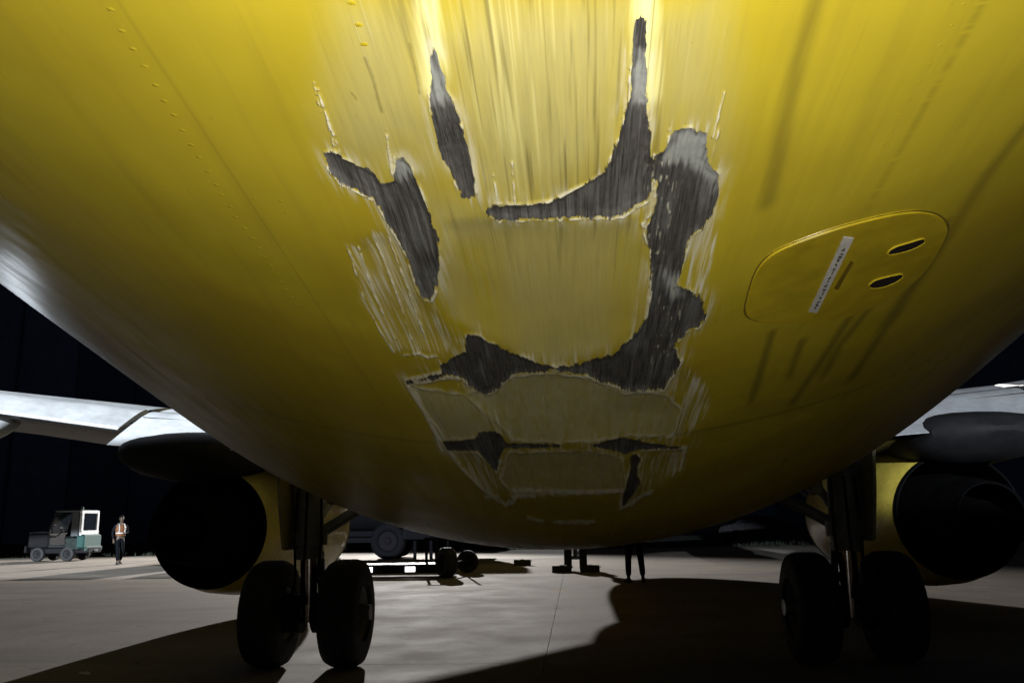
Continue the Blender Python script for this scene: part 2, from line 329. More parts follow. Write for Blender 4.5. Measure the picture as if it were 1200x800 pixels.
for vv_ in (1542,): Dt = np.maximum(Dt, ss(1.6, .4, np.abs(sv-SV(vv_))/pxm)*.35*(1-ss(-150, -100, U)*ss(210, 160, U)))
Dt = np.maximum(Dt, ss(1.3, .3, np.abs(U-390-2*fine)/pxm)*.28*ss(1500, 500, V))
Dt = np.maximum(Dt, ss(1.3, .3, np.abs(U+268)/pxm)*.20)
Gl = np.zeros(len(P))
for ln in GLOW:
    d = ldist(P, wp(ln))/pxm; fade = ss(840, 480, V); Gl = np.maximum(Gl, (ss(24, 3, d+streak*9+streak2*8)*ss(760, 560, V)))
long_ = vnoise(U/1.0, sv/70, 41)*.6+vnoise(U/2.7, sv/110, 42)*.6
Gl = np.maximum(Gl, ss(-35, -5, U)*ss(90, 45, U)*ss(.72, 1.0, long_)*.30*ss(860, 600, V))
Dt = np.maximum(Dt, ss(-90, -30, U)*ss(170, 130, U)*ss(.66, .95, vnoise(U/1.3, sv/55, 44)*.55+vnoise(U/4, sv/80, 45)*.6)*.55*ss(1000, 650, V))
nr = int((np.diff(idx) > 1).sum()+1); D2 = dent.reshape(nr, -1)
def blur(A, k, ax):
    B_ = np.cumsum(np.pad(A, [(k+1, k) if q == ax else (0, 0) for q in (0, 1)], mode='edge'), axis=ax)
    n_ = A.shape[ax]; hi_ = np.take(B_, range(2*k+1, n_+2*k+1), ax); lo_ = np.take(B_, range(n_), ax); return (hi_-lo_)/(2*k+1)
for _ in range(2): D2 = blur(blur(D2, 4, 0), 6, 1)
dent = D2.ravel()
o_ = -dent*(1-Mh*.8)+Mh*(-2.2*ss(0, 6, best)+streak*.9*ss(0, 5, best)+fine*.5)+Ln*1.8+rim*1.8*(1-Mh)+(vnoise(U/70, sv/45, 31)-.5)*5.0*ss(-60, 30, np.maximum(best, -60))
off[idx] = o_/1000.0
nearC = np.clip(ss(30, 0, ldist(P, wp([(150, 664), (158, 760), (150, 850)]))/pxm)+ss(26, 0, ldist(P, wp([(185, 960), (190, 1080), (180, 1140)]))/pxm)+.25, 0, 1)
Pl = np.clip(np.maximum(Pl*(1-Mh), Mh*nearC*ss(.70, .86, vnoise(U/1.6, sv/7, 63)*.75+vnoise(U/9, sv/9, 64)*.3)*.7), 0, 1)
Ls = np.clip(Ls+.22*ss(.5, .85, vnoise(U/2.5, sv/60, 66)*.6+vnoise(U/20, sv/20, 67)*.5), 0, 1)
side_ = ss(50, 8, np.minimum(np.abs(U+48), np.abs(U-140)))*ss(770, 830, V)*ss(1170, 1080, V); Sd = Sd*(1-.55*side_*(.6+.8*(streak2+.5)))
olive = ss(-20, 30, U)*ss(95, 60, U)*ss(770, 860, V)*.5
att1[idx, 0] = M; att1[idx, 1] = Pl; att1[idx, 2] = np.clip(Sd, 0, 1); att1[:, 3] = 1
att2[idx, 0] = Ls; att2[idx, 1] = np.clip(Dt, 0, 1); att2[idx, 2] = np.clip(Gl, 0, 1); att2[:, 3] = 1
lab[idx] = np.where(M > .5, bl, -1)
XYZ = surf(gu, gv, off)

def paint_material():
    t = NT('yellow_fuselage_paint'); uv = t.n('UVMap').outputs[0]
    a1 = t.n('Attribute', attribute_name='wear'); a2 = t.n('Attribute', attribute_name='wear_more')
    s1 = t.n('SeparateColor'); t.l(a1.outputs['Color'], s1.inputs[0]); s2 = t.n('SeparateColor'); t.l(a2.outputs['Color'], s2.inputs[0])
    Mt, Pa, Sa = s1.outputs; Lt, Di, Gl = s2.outputs
    crisp = t.noise(uv, 1, 3, .6, 0, (1100, 60, 1)); fleck = t.noise(uv, 1, 3, .6, 0, (420, 130, 1)); flk2 = t.noise(uv, 1, 5, .65, 0, (900, 24, 1))
    jit = t.math('ADD', t.math('MULTIPLY', t.math('SUBTRACT', crisp, .5), .55), t.math('MULTIPLY', t.math('SUBTRACT', fleck, .5), .75))
    Mt = t.ramp(t.math('ADD', Mt, jit), .45, .55)
    Pa = t.math('MULTIPLY', Pa, t.ramp(t.math('ADD', Pa, t.math('MULTIPLY', t.math('SUBTRACT', flk2, .5), 1.5)), .18, .60, .25, 1.15), clamp=True)
    lng = t.noise(uv, 1, 5, .6, 0, (38, 2.2, 1)); lng2 = t.noise(uv, 1, 4, .6, 0, (120, 3.0, 1)); big = t.noise(uv, 2.3, 4, .55, .4); grain = t.noise(uv, 420, 2, .5)
    strk = t.noise(uv, 1, 6, .72, 0, (760, 14, 1)); strk2 = t.noise(uv, 1, 4, .7, .2, (190, 9, 1))
    yel = t.mix(t.ramp(big, .35, .68), (.57, .452, .030), (.44, .332, .020))
    yel = t.mix(t.ramp(lng, .50, .78, 0, .42), yel, (.36, .27, .025))
    yel = t.mix(t.ramp(lng2, .60, .80, 0, .22), yel, (.28, .20, .03))
    sand = t.mix(t.ramp(strk2, .35, .7), (.56, .50, .20), (.43, .40, .19))
    c = t.mix(t.math('MULTIPLY', Sa, t.ramp(big, .25, .6, .55, .85)), yel, sand)
    inzone = t.math('MULTIPLY', Sa, t.ramp(strk, .58, .72, 0, .55))
    c = t.mix(inzone, c, (.22, .17, .03))
    spk = t.ramp(t.noise(uv, 70, 3, .6, .3), .70, .80, 0, .28)
    c = t.mix(spk, c, (.16, .12, .03))
    c = t.mix(Gl, c, (.92, .86, .36))
    scr = t.math('MULTIPLY', Sa, t.ramp(t.noise(uv, 1, 4, .6, .15, (800, 5, 1)),   .64, .71, 0, .6)); c = t.mix(scr, c, (.78, .72, .46))
    scr2 = t.math('MULTIPLY', Sa, t.ramp(t.noise(uv, 1, 4, .6, .2, (650, 9, 1)), .68, .78, 0, .5)); c = t.mix(scr2, c, (.13, .10, .03))
    c = t.mix(Di, c, (.10, .075, .02))
    met = t.mix(t.ramp(strk, .38, .68), (.045, .041, .038), (.19, .178, .165))
    met = t.mix(t.ramp(strk2, .64, .78, 0, .6), met, (.34, .33, .31))
    met = t.mix(Lt, met, t.mix(strk2, (.34, .35, .33), (.56, .57, .54)))
    c = t.mix(Mt, c, met)
    c = t.mix(t.math('MULTIPLY', Pa, t.ramp(strk2, .25, .6, .65, 1.0)), c, (.80, .77, .60))
    rough = t.math('ADD', t.ramp(lng, .3, .7, .27, .40), t.math('MULTIPLY', Sa, .16))
    rough = t.mix(Mt, t.mix(Pa, rough, .55), t.ramp(strk, .3, .7, .50, .62))
    t.set(Base_Color=c, Roughness=rough, Metallic=t.math('MULTIPLY', Mt, .35))
    h = t.math('ADD', t.math('MULTIPLY', strk, t.math('ADD', t.math('MULTIPLY', Mt, 1.0), t.math('MULTIPLY', Sa, .10))), t.math('MULTIPLY', grain, .05))
    wob = t.noise(uv, 5.0, 2, .5, 0, (1, .8, 1))
    t.set(Normal=t.bump(h, .55, .0012, t.bump(wob, .25, .02)))
    return t.m
PAINT = paint_material()

def grid_mesh(name, faces):
    """faces: (k,4) indices into the skin grid"""
    used = np.unique(faces); remap = np.full(nu*nv, -1); remap[used] = np.arange(len(used)); f = remap[faces]
    me = D.meshes.new(name); co = XYZ[used]-np.array(AIR)
    me.vertices.add(len(used)); me.vertices.foreach_set('co', co.astype(np.float32).ravel())
    me.loops.add(f.size); me.loops.foreach_set('vertex_index', f.astype(np.int32).ravel())
    me.polygons.add(len(f)); me.polygons.foreach_set('loop_start', np.arange(0, f.size, 4, dtype=np.int32))
    me.update(calc_edges=True); me.validate()
    for nm, A in (('wear', att1), ('wear_more', att2)):
        at = me.color_attributes.new(nm, 'FLOAT_COLOR', 'POINT'); at.data.foreach_set('color', A[used].ravel())
    uvl = me.uv_layers.new(name='UVMap'); fu = faces.ravel()
    uvl.data.foreach_set('uv', np.stack([gu[fu], gv[fu]], 1).astype(np.float32).ravel())
    me.shade_smooth(); return me

AIR = (0.0, 8.5, 0.0)
plane = empty('airliner', AIR, 'yellow twin-engine airliner seen from under its scraped, dented tail belly', 'airplane')
ii, jj = np.meshgrid(np.arange(nv-1), np.arange(nu), indexing='ij'); j2 = (jj+1) % nu
quads = np.stack([ii*nu+jj, ii*nu+j2, (ii+1)*nu+j2, (ii+1)*nu+jj], -1).reshape(-1, 4)
ql = np.sort(lab[quads], 1); ql = np.where((lab[quads] >= 0).sum(1) >= 3, ql[:, 3], -1)
fus = link('fuselage', grid_mesh('fuselage', quads[ql < 0]), PAINT, plane)
scr = {}
for k, nm in enumerate(POLYS):
    q = quads[ql == k]
    if len(q): link('scraped_patch', grid_mesh('scraped_patch', q), PAINT, fus)
# tail end cap
c = MB(); th = np.linspace(0, 2*math.pi, 33)[:-1]
ring = surf(th*1.9, np.full(32, -9.4)); tipc = ring.mean(0)
c.loft([[tuple(p) for p in tipc+(ring-tipc)*k+np.array([0, -dy, 0])] for k, dy in ((1, 0), (.8, .16), (.4, .28), (.05, .32))]).build('tail_cone', WINGP, fus)

# rivets: shared dome mesh
rb = MB().rev([(0.0, .0050), (.0004, .0047), (.0010, .0030), (.0013, .0002)], (0, 0, 0), (0, 0, 1), 12).mesh('rivet'); rb.materials.append(simple('yellow_rivet_paint', (.56, .43, .026), .33))
def skin_frame(u, v, off=0.0):
    p = surf(u, v, off); n = np.array(surf(u, v, off+.01))-p; n /= np.linalg.norm(n); return Vector(p), Vector(n)
def rivet(u, v, s=1.0):
    p, n = skin_frame(u, v, -.0002); o = D.objects.new('rivet', rb); COL.objects.link(o); o.parent = fus
    o.location = p-Vector(AIR); o.rotation_euler = n.to_track_quat('Z', 'Y').to_euler(); o.scale = (s, s, s*.6)
for L, s in ((RIVL, .62), (RIVR, .62), (RIVM, .5)):
    for u, v in L: rivet(u/1000, v/1000, s)
for k in range(1, 10): rivet(-.2945-.0006*k, .783+.02*k, .75)
for k in range(16): rivet(.374-.0008*k, .53+.02*k, .4)

# access panel, its two slots, placard
def skin_patch(poly, off, rings=5, skirt=.0, c=None):
    P2 = np.array(poly, float)/1000; c = P2.mean(0) if c is None else c
    mb = MB(); n = len(P2); vs = [tuple(surf(c[0], c[1], off))]; fs = []
    for r in range(1, rings+1):
        q = c+(P2-c)*r/rings; vs += [tuple(p) for p in surf(q[:, 0], q[:, 1], off)]
    lv = rings
    if skirt: vs += [tuple(p) for p in surf((c+(P2-c)*1.006)[:, 0], (c+(P2-c)*1.006)[:, 1], off-skirt)]; lv += 1
    for k in range(n): fs.append((0, 1+k, 1+(k+1) % n))
    for r in range(lv-1):
        for k in range(n): j = (k+1) % n; fs.append((1+r*n+k, 1+(r+1)*n+k, 1+(r+1)*n+j, 1+r*n+j))
    return mb.add(vs, fs)
def smooth_poly(poly, it=2):
    q = np.array(poly, float)
    for _ in range(it):
        n = np.roll(q, -1, 0); q = np.stack([q*.75+n*.25, q*.25+n*.75], 1).reshape(-1, 2)
    return q
PN = simple('access_panel_paint', (.50, .37, .018), .36, 0, .22, 6)
pan = skin_patch(smooth_poly(PANEL), .0032, 6, .0045).build('access_panel', PN, plane, ang=30)
pb = smooth_poly(PANEL); pc = pb.mean(0)
MB().add([tuple(p) for s_, o in ((1.000, .0030), (1.006, .0031), (1.014, .0010), (1.02, -.002)) for p in surf((pc+(pb-pc)*s_)[:, 0]/1000, (pc+(pb-pc)*s_)[:, 1]/1000, o)],
    [(r*len(pb)+k, r*len(pb)+(k+1) % len(pb), (r+1)*len(pb)+(k+1) % len(pb), (r+1)*len(pb)+k) for r in range(3) for k in range(len(pb))]).build('panel_rim', simple('panel_rim_paint', (.62, .47, .02), .3), pan)
MB().add([tuple(p) for s_, o in ((1.015, .0016), (1.032, .0016)) for p in surf((pc+(pb-pc)*s_)[:, 0]/1000, (pc+(pb-pc)*s_)[:, 1]/1000, o)],
    [(k, (k+1) % len(pb), len(pb)+(k+1) % len(pb), len(pb)+k) for k in range(len(pb))]).build('panel_gap', simple('dirty_panel_gap', (.16, .115, .012), .6), pan)
for sl in (SLOT1, SLOT2):
    q = smooth_poly(sl); skin_patch(q, .0045, 2, .001).build('vent_slot', simple('slot_dark', (.012, .006, .004), .7), pan)
    cc = q.mean(0); rr = [tuple(p) for s_, o in ((1.01, .0034), (1.06, .0050), (1.12, .0034)) for p in surf((cc+(q-cc)*s_)[:, 0]/1000, (cc+(q-cc)*s_)[:, 1]/1000, o)]; n = len(q)
    MB().add(rr, [(r*n+k, r*n+(k+1) % n, (r+1)*n+(k+1) % n, (r+1)*n+k) for r in range(2) for k in range(n)]).build('slot_rim', simple('panel_rim_paint', (.62, .47, .02), .3), pan)
skin_patch(PLAC, .0046, 3, .001).build('placard', simple('placard_white', (.62, .60, .55), .5, 0, .15, 60), pan)
mk = MB(); a = np.array(PLAC, float)
e0 = (a[0]+a[1])/2; e1 = (a[2]+a[3])/2; wd = (a[1]-a[0])*.5
rr = random.Random(4); t = .07
while t < .90:                                                         # the worn, unreadable lettering on the placard
    L = rr.uniform(.022, .05)
    for j in range(2):
        s0 = rr.uniform(-.42, -.05); s1 = rr.uniform(.08, .42); b = t+L*j*.5
        q = [e0+(e1-e0)*b+wd*s0, e0+(e1-e0)*b+wd*s1, e0+(e1-e0)*(b+L*.42)+wd*s1*.9, e0+(e1-e0)*(b+L*.42)+wd*s0*.9]
        q = np.array(q)/1000; mk.add([tuple(p) for p in surf(q[:, 0], q[:, 1], .0053)], [(0, 1, 2, 3)])
    t += L+rr.choice((.006, .012, .02))
mk.build('lettering', simple('worn_black_print', (.05, .05, .05), .6), pan, smooth=False)
skin_patch(MARK, .0042, 2).build('stencil_mark', simple('faded_stencil', (.20, .13, .01), .5, 0, .5, 300), pan)

# ------------------------------------------------------------------ wings, flaps, engines, landing gear (parts of the airliner)
def airfoil(X, yle, yte, z, th=.11, inc=0.0, n=16):
    c = yle-yte; pts = []
    prof_ = lambda t: th*5*(.2969*math.sqrt(t)-.126*t-.3516*t*t+.2843*t**3-.1015*t**4)
    ts = [(.5-.5*math.cos(math.pi*i/n)) for i in range(n+1)]
    for t in ts[::-1]: pts.append((X, yle-c*t, z+c*prof_(t)*1.05-inc*(t-.4)*c))
    for t in ts[1:-1]: pts.append((X, yle-c*t, z-c*prof_(t)*.85-inc*(t-.4)*c))
    return pts
def slab(mb, a, b, thick0, thick1):
    """flap between two end sections a,b: each (front xyz, rear xyz); rounded nose, thin tail"""
    rings = []
    for (f, r) in (a, b):
        f = Vector(f); r = Vector(r); d = (r-f); n = Vector((0, -d.z, d.y)).normalized(); n = n if n.z > 0 else -n
        ring = []
        for t, k in ((0, 0), (.03, .55), (.12, .9), (.3, 1), (.6, .7), (1, .08)): ring.append(tuple(f+d*t+n*thick0*k*.62))
        for t, k in ((1, .06), (.6, .45), (.3, .7), (.12, .7), (.03, .5)): ring.append(tuple(f+d*t-n*thick0*k*.5))
        rings.append(ring)
    return mb.loft(rings)
def canoe(mb, p0, p1, w, h, n=16, L=12):
    p0 = Vector(p0); p1 = Vector(p1); rings = []
    for i in range(L+1):
        t = i/L; k = max(.03, (math.sin(math.pi*min(1, t*1.05+.02))**.6) if t < .97 else .12); p = p0.lerp(p1, t)
        rings.append([(p.x+math.cos(2*math.pi*j/n)*w*k, p.y, p.z+math.sin(2*math.pi*j/n)*h*k) for j in range(n)])
    return mb.loft(rings)
def wing(sx):
    w = MB()
    secs = [(1.2, 18.0, 11.2, 1.86), (4.9, 16.1, 11.3, 2.42), (5.9, 15.5, 11.3, 2.62), (8.5, 13.95, 10.75, 2.98), (11.5, 12.1, 9.7, 3.33), (14.44, 10.35, 8.75, 3.68)]
    w.loft([airfoil(sx*X, yl, yt, z, .12 if X < 6 else .105, .01) for X, yl, yt, z in secs])
    wg = w.build('wing', WINGD, plane)
    # inboard flap with its spoiler panel above, lit on its upper face
    def flap(name, rows, mat, th):
        mb = MB(); slab(mb, rows[0], rows[1], th, th); return mb.build(name, mat, wg, ang=40)
    X = lambda x: sx*x
    flap('inboard_flap', [((X(2.0), 11.35, 2.58), (X(2.0), 10.35, 2.14)), ((X(5.86), 11.45, 2.94), (X(5.90), 10.35, 2.40))], WINGP, .10)
    flap('inboard_flap', [((X(2.0), 11.95, 2.70), (X(2.0), 11.33, 2.56)), ((X(5.80), 12.0, 3.02), (X(5.84), 11.42, 2.93))], WINGP, .08)
    flap('outboard_flap', [((X(5.98), 11.5, 2.97), (X(5.98), 10.75, 2.66)), ((X(10.9), 10.25, 3.56), (X(10.9), 9.55, 3.40))], WINGP, .09)
    flap('spoiler', [((X(6.0), 12.2, 3.08), (X(6.0), 11.52, 2.99)), ((X(10.8), 11.0, 3.60), (X(10.8), 10.28, 3.54))], WINGP, .05)
    flap('aileron', [((X(10.98), 10.2, 3.50), (X(10.98), 9.6, 3.42)), ((X(14.2), 9.2, 3.80), (X(14.2), 8.72, 3.74))], WINGP, .07)
    for xx, y0, y1, z0, z1, w_, h_ in ((7.74, 11.3, 10.15, 2.86, 2.49, .14, .15), (10.4, 10.6, 9.4, 3.2, 2.95, .14, .15)):
        canoe(MB(), (X(xx), y0, z0), (X(xx), y1, z1), w_, h_).build('flap_track_fairing', WINGP, wg)
    # seal strips seen as dark lines across the upper flap
    for k, (ya, za, yb, zb) in enumerate(((11.05, 2.535, 11.1, 2.875),)):
        MB().tube([(X(2.1), ya, za-.06), (X(5.84), yb, zb-.045)], .012, 6).build('seal_strip', DARKM, wg)
    MB().tube([(X(6.0), 10.76, 2.655), (X(8.5), 10.15, 3.03), (X(10.9), 9.56, 3.395)], .025, 8).build('flap_edge', WINGP, wg)
    return wg
SOOT = simple('engine_soot', (.004, .004, .0045), .85, 0, .4, 5, spec=.04)
def engine(sx):
    c = (sx*4.83, 0, 1.32)
    e = MB().rev([(11.10, .745), (11.13, .77), (11.5, .86), (12.1, .93), (13.2, .95), (14.4, .94), (14.9, .89), (15.05, .83), (14.95, .77), (14.5, .74)], c, (0, 1, 0), 56).build('engine', YELLOW, plane)
    MB().rev([(11.10, .742), (11.6, .70), (12.6, .66), (13.4, .62), (13.42, .2)], c, (0, 1, 0), 48).build('fan_duct', SOOT, e)
    MB().rev([(10.25, .36), (10.23, .385), (10.6, .44), (11.4, .53), (12.4, .56), (13.3, .52)], c, (0, 1, 0), 40).build('core_nozzle', SOOT, e)
    MB().rev([(10.25, .362), (10.9, .36), (11.4, .32), (11.42, .05)], c, (0, 1, 0), 32).build('core_duct', SOOT, e)
    MB().rev([(9.95, .004), (10.0, .05), (10.4, .17), (11.3, .27)], c, (0, 1, 0), 28).build('exhaust_plug', SOOT, e)
    for k in range(10):
        a = 2*math.pi*k/10+.2
        MB().box((c[0]+math.cos(a)*.62, 12.3, c[2]+math.sin(a)*.62), (.022, .5, .22), Matrix.Rotation(-(a-math.pi/2), 3, 'Y')).build('guide_vane', SOOT, e, smooth=False)
    MB().rev([(11.13, .738), (11.08, .748), (11.08, .768), (11.14, .782)], c, (0, 1, 0), 56, closed=True).build('nozzle_lip', SOOT, e)
    MB().rev([(14.95, .76), (15.06, .83), (14.9, .90), (14.86, .77)], c, (0, 1, 0), 56).build('inlet_lip', STEEL, e)
    # reverser sleeve joint and latch blister
    MB().rev([(12.86, .940), (12.88, .952), (12.92, .952), (12.94, .942)], c, (0, 1, 0), 56).build('sleeve_joint', simple('cowl_joint', (.35, .28, .06), .4), e)
    # pylon with the big fairing under the flap
    mb = MB(); rings = []
    for y, w_, zt, zb in ((10.02, .12, 2.33, 2.27), (10.12, .52, 2.42, 2.18), (10.3, .72, 2.50, 2.08), (10.7, .80, 2.57, 1.97), (11.4, .76, 2.62, 1.93), (12.6, .52, 2.6, 1.95), (14.2, .26, 2.5, 2.0), (15.6, .10, 2.38, 2.1)):
        cz = (zt+zb)/2; hz = (zt-zb)/2
        rings.append([(c[0]+sx*.18+math.copysign(abs(math.cos(a))**.75, math.cos(a))*w_, y, cz+math.copysign(abs(math.sin(a))**.8, math.sin(a))*hz) for a in [2*math.pi*k/24 for k in range(24)]])
    mb.loft(rings).build('pylon_fairing', simple('pylon_grey_paint', (.016, .016, .018), .8, 0, .3, 2, spec=.2), plane)
    return e
def tyre_rim(mbt, mbr, mbh, c, R, w, r, sx):
    prof_ = [(-w*.36, r), (-w*.5, r*1.12), (-w*.5, R*.80), (-w*.44, R*.93), (-w*.30, R*.985), (-w*.22, R), (-w*.19, R*.985), (-w*.16, R), (-w*.03, R*1.0), (0, R*.985), (w*.03, R), (w*.16, R), (w*.19, R*.985), (w*.22, R), (w*.30, R*.985), (w*.44, R*.93), (w*.5, R*.80), (w*.5, r*1.12), (w*.36, r)]
    mbt.rev(prof_, c, (1, 0, 0), 44, closed=True)
    mbr.rev([(-w*.40, r*1.02), (-w*.36, r*.94), (-w*.12, r*.82), (-w*.12, r*.30), (-w*.30, r*.26), (-w*.30, .01), (w*.30, .01), (w*.30, r*.26), (w*.12, r*.30), (w*.12, r*.82), (w*.36, r*.94), (w*.40, r*1.02)], c, (1, 0, 0), 32, closed=True)
    for k in range(10):
        a = 2*math.pi*k/10
        for q in (-1, 1): mbh.cyl((c[0]+q*w*.12, c[1]+math.cos(a)*r*.6, c[2]+math.sin(a)*r*.6), (c[0]+q*w*.17, c[1]+math.cos(a)*r*.6, c[2]+math.sin(a)*r*.6), .018, n=6)
def main_gear(sx):
    x0 = sx*2.615; y = 8.5; g = MB()
    g.tube([(x0+sx*.12, y+.12, 2.05), (x0+sx*.03, y+.02, 1.25), (x0+sx*.02, y+.01, 1.02)], [.17, .15, .135], 20)
    g.cyl((x0+sx*.03, y+.02, 1.30), (x0+sx*.03, y+.02, 1.16), .185, n=20)
    gear = g.build('main_landing_gear', GEARP, plane)
    MB().cyl((x0+sx*.02, y+.01, 1.05), (x0, y, .42), .085, n=18).build('oleo_piston', simple('chrome_piston', (.55, .55, .56), .2, 1), gear)
    MB().cyl((x0-.62, y, .508), (x0+.62, y, .508), .075, n=16).build('axle', STEEL, gear)
    for q in (-.38, .38):
        t, r, h = MB(), MB(), MB(); tyre_rim(t, r, h, (x0+q, y, .508), .508, .37, .245, sx)
        t.build('tyre', TYRE, gear, ang=50); r.build('rim', STEEL, gear); tag(h.build('rim_bolt', DARKM, gear), kind='stuff')
        MB().rev([(-.10, .05), (-.10, .19), (.10, .19), (.10, .05)], (x0+q*.42, y, .508), (1, 0, 0), 24, closed=True).build('brake_pack', DARKM, gear)
    tl_ = MB(); 
    tl_.prism([(x0-.10, y+.10, 1.05), (x0+.10, y+.10, 1.05), (x0+.03, y+.42, .80), (x0-.03, y+.42, .80)], (0, .02, .05))
    tl_.prism([(x0-.09, y+.08, .55), (x0+.09, y+.08, .55), (x0+.03, y+.42, .78), (x0-.03, y+.42, .78)], (0, -.02, .05)); tl_.build('torque_link', GEARP, gear, smooth=False)
    MB().tube([(x0+sx*.02, y+.05, 1.22), (x0-sx*.55, y+.25, 1.58), (x0-sx*.95, y+.35, 1.82)], [.06, .055, .06], 12).build('side_strut', GEARP, gear)
    MB().tube([(x0+sx*.03, y+.1, 1.30), (x0+sx*.05, y+.9, 1.66), (x0+sx*.05, y+1.4, 1.95)], [.05, .045, .05], 12).build('drag_strut', GEARP, gear)
    for k, (dx, dy) in enumerate(((-.11, -.12), (.12, -.10), (.0, -.17))):
        MB().tube([(x0+dx, y+dy, 1.72), (x0+dx*1.15, y+dy*1.1, 1.2), (x0+dx*.9, y+dy*1.3, .85), (x0+dx*1.6, y+dy*.6, .60)], .014, 6).build('brake_hose', BLACK, gear)
    dr = MB(); dr.prism([(x0+sx*.175, y-.28, 1.12), (x0+sx*.175, y+.28, 1.12), (x0+sx*.20, y+.36, 1.55), (x0+sx*.24, y+.34, 1.98), (x0+sx*.24, y-.34, 1.98), (x0+sx*.20, y-.36, 1.55)], (sx*.03, 0, .01))
    dr.build('gear_door', simple('gear_door_paint', (.30, .27, .14), .45, 0, .25, 4), gear, smooth=False)
    MB().tube([(x0-sx*.26, y-.02, 1.56), (x0-sx*.62, y+.02, 1.86)], .018, 8).build('actuator', REFL, gear)
    MB().tube([(x0-sx*.32, y-.04, 1.54), (x0-sx*.66, y+.0, 1.80)], .014, 8).build('actuator', REFL, gear)
    MB().box((x0-sx*.26, y-.16, 1.63), (.12, .05, .16), None, .02).build('gear_bracket', simple('gear_door_paint', (.50, .45, .22), .45), gear)
    return gear
for sx in (-1, 1): wing(sx); engine(sx); main_gear(sx)
# nose gear
ng = MB().tube([(0, 22.95, 1.75), (0, 22.92, .9), (0, 22.9, .62)], [.11, .10, .09], 16).build('nose_landing_gear', GEARP, plane)
MB().cyl((0, 22.91, .75), (0, 22.9, .34), .055, n=14).build('oleo_piston', STEEL, ng)
MB().cyl((-.3, 22.9, .343), (.3, 22.9, .343), .05, n=12).build('axle', STEEL, ng)
for q in (-.2, .2):
    t, r, h = MB(), MB(), MB(); tyre_rim(t, r, h, (q, 22.9, .343), .343, .20, .18, 1)
    t.build('tyre', TYRE, ng, ang=50); r.build('rim', STEEL, ng)
MB().tube([(0, 22.95, 1.1), (0, 23.6, 1.6)], .05, 10).build('drag_strut', GEARP, ng)
for q in (-1, 1): MB().box((q*.33, 23.0, 1.28), (.03, 1.1, .5), Matrix.Rotation(q*.12, 3, 'Y'), .01).build('gear_door', WINGP, ng)
# belly fairing round the wing box and the tail surfaces
mb = MB(); rings = []
for y, w_, zb in ((8.9, .9, 1.262), (9.5, 1.85, 1.255), (11, 2.08, 1.25), (15.5, 2.08, 1.25), (17.6, 1.85, 1.258), (18.6, .9, 1.264)):
    rings.append([(math.sin(a)*w_, y, zb+1.0-math.cos(a)*1.0+.0) for a in np.linspace(-1.25, 1.25, 19)]+[(math.sin(a)*w_*.8, y, 2.4) for a in np.linspace(1.0, -1.0, 7)])
mb.loft(rings).build('wing_body_fairing', simple('fairing_yellow_paint', (.62, .48, .03), .36), plane)
def tail(sx):
    w = MB(); w.loft([airfoil(sx*X, yl, yt, z, .10) for X, yl, yt, z in ((.3, -3.9, -7.9, 4.78), (3.4, -6.0, -8.65, 5.16), (6.35, -8.0, -9.35, 5.52))])
    st = w.build('horizontal_stabilizer', WINGP, plane)
    MB().loft([airfoil(sx*X, yl, yt, z, .06) for X, yl, yt, z in ((.9, -7.8, -8.6, 4.86), (3.4, -8.67, -9.25, 5.17), (6.2, -9.36, -9.75, 5.50))]).build('elevator', WINGP, st)
for sx in (-1, 1): tail(sx)
fin = MB(); rings = []
for z, yl, yt, th_ in ((4.9, 0.4, -7.6, .22), (6.0, -2.6, -8.0, .26), (8.5, -5.0, -8.9, .2), (11.1, -7.4, -9.9, .12)):
    c_ = yl-yt; rings.append([(th_*math.sin(2*math.pi*k/20)*(1.0 if math.cos(2*math.pi*k/20) > 0 else .8), yl-c_*(.5-.5*math.cos(2*math.pi*k/20)), z) for k in range(20)])
fin.loft(rings).build('vertical_fin', YELLOW, plane)

# ------------------------------------------------------------------ apron, grass, hangar
def concrete():
    t = NT('apron_concrete'); tc = t.n('TexCoord'); geo = t.n('NewGeometry').outputs['Position']; oi = t.n('ObjectInfo').outputs['Random']
    big = t.noise(geo, .12, 5, .6, .3); mid = t.noise(geo, .9, 5, .6); fine = t.noise(geo, 14, 4, .6); gr = t.noise(geo, 90, 2, .6)
    drag = t.noise(geo, 1, 5, .6, .2, (.10, .75, 1)); rubber = t.noise(geo, 1, 4, .6, .1, (.055, .26, 1)); spots = t.noise(geo, 2.3, 3, .5, .6)
    k = t.math('ADD', t.ramp(big, .3, .7, .72, 1.12), t.ramp(mid, .3, .7, -.12, .12)); k = t.math('ADD', k, t.ramp(fine, .3, .7, -.12, .12)); k = t.math('ADD', k, t.ramp(oi, 0, 1, -.08, .08))
    c = t.mix(1.0, (.335, .288, .245), k, 'MULTIPLY')
    c = t.mix(t.ramp(drag, .52, .75, 0, .45), c, (.13, .128, .125)); c = t.mix(t.ramp(rubber, .50, .68, 0, .5), c, (.15, .15, .152)); c = t.mix(t.ramp(t.noise(geo, .45, 5, .65, .5), .55, .72, 0, .5), c, (.17, .125, .09)); c = t.mix(t.ramp(spots, .66, .72, 0, .6), c, (.09, .088, .086))
    h = t.math('ADD', t.math('MULTIPLY', fine, .5), t.math('MULTIPLY', gr, .5))
    return t.set(Base_Color=c, Roughness=t.ramp(mid, .3, .7, .78, .96), Normal=t.bump(h, .5, .006), Specular_IOR_Level=.22)
CONC = concrete()
ap = tag(MB().add([(-160, -90, -.03), (160, -90, -.03), (160, 600, -.03), (-160, 600, -.03)], [(0, 1, 2, 3)]).build('ground', simple('joint_sealant', (.24, .225, .21), .8), None, smooth=False), kind='structure')
apron = tag(empty('apron', (0, 0, 0)), kind='structure')
SL = 7.5
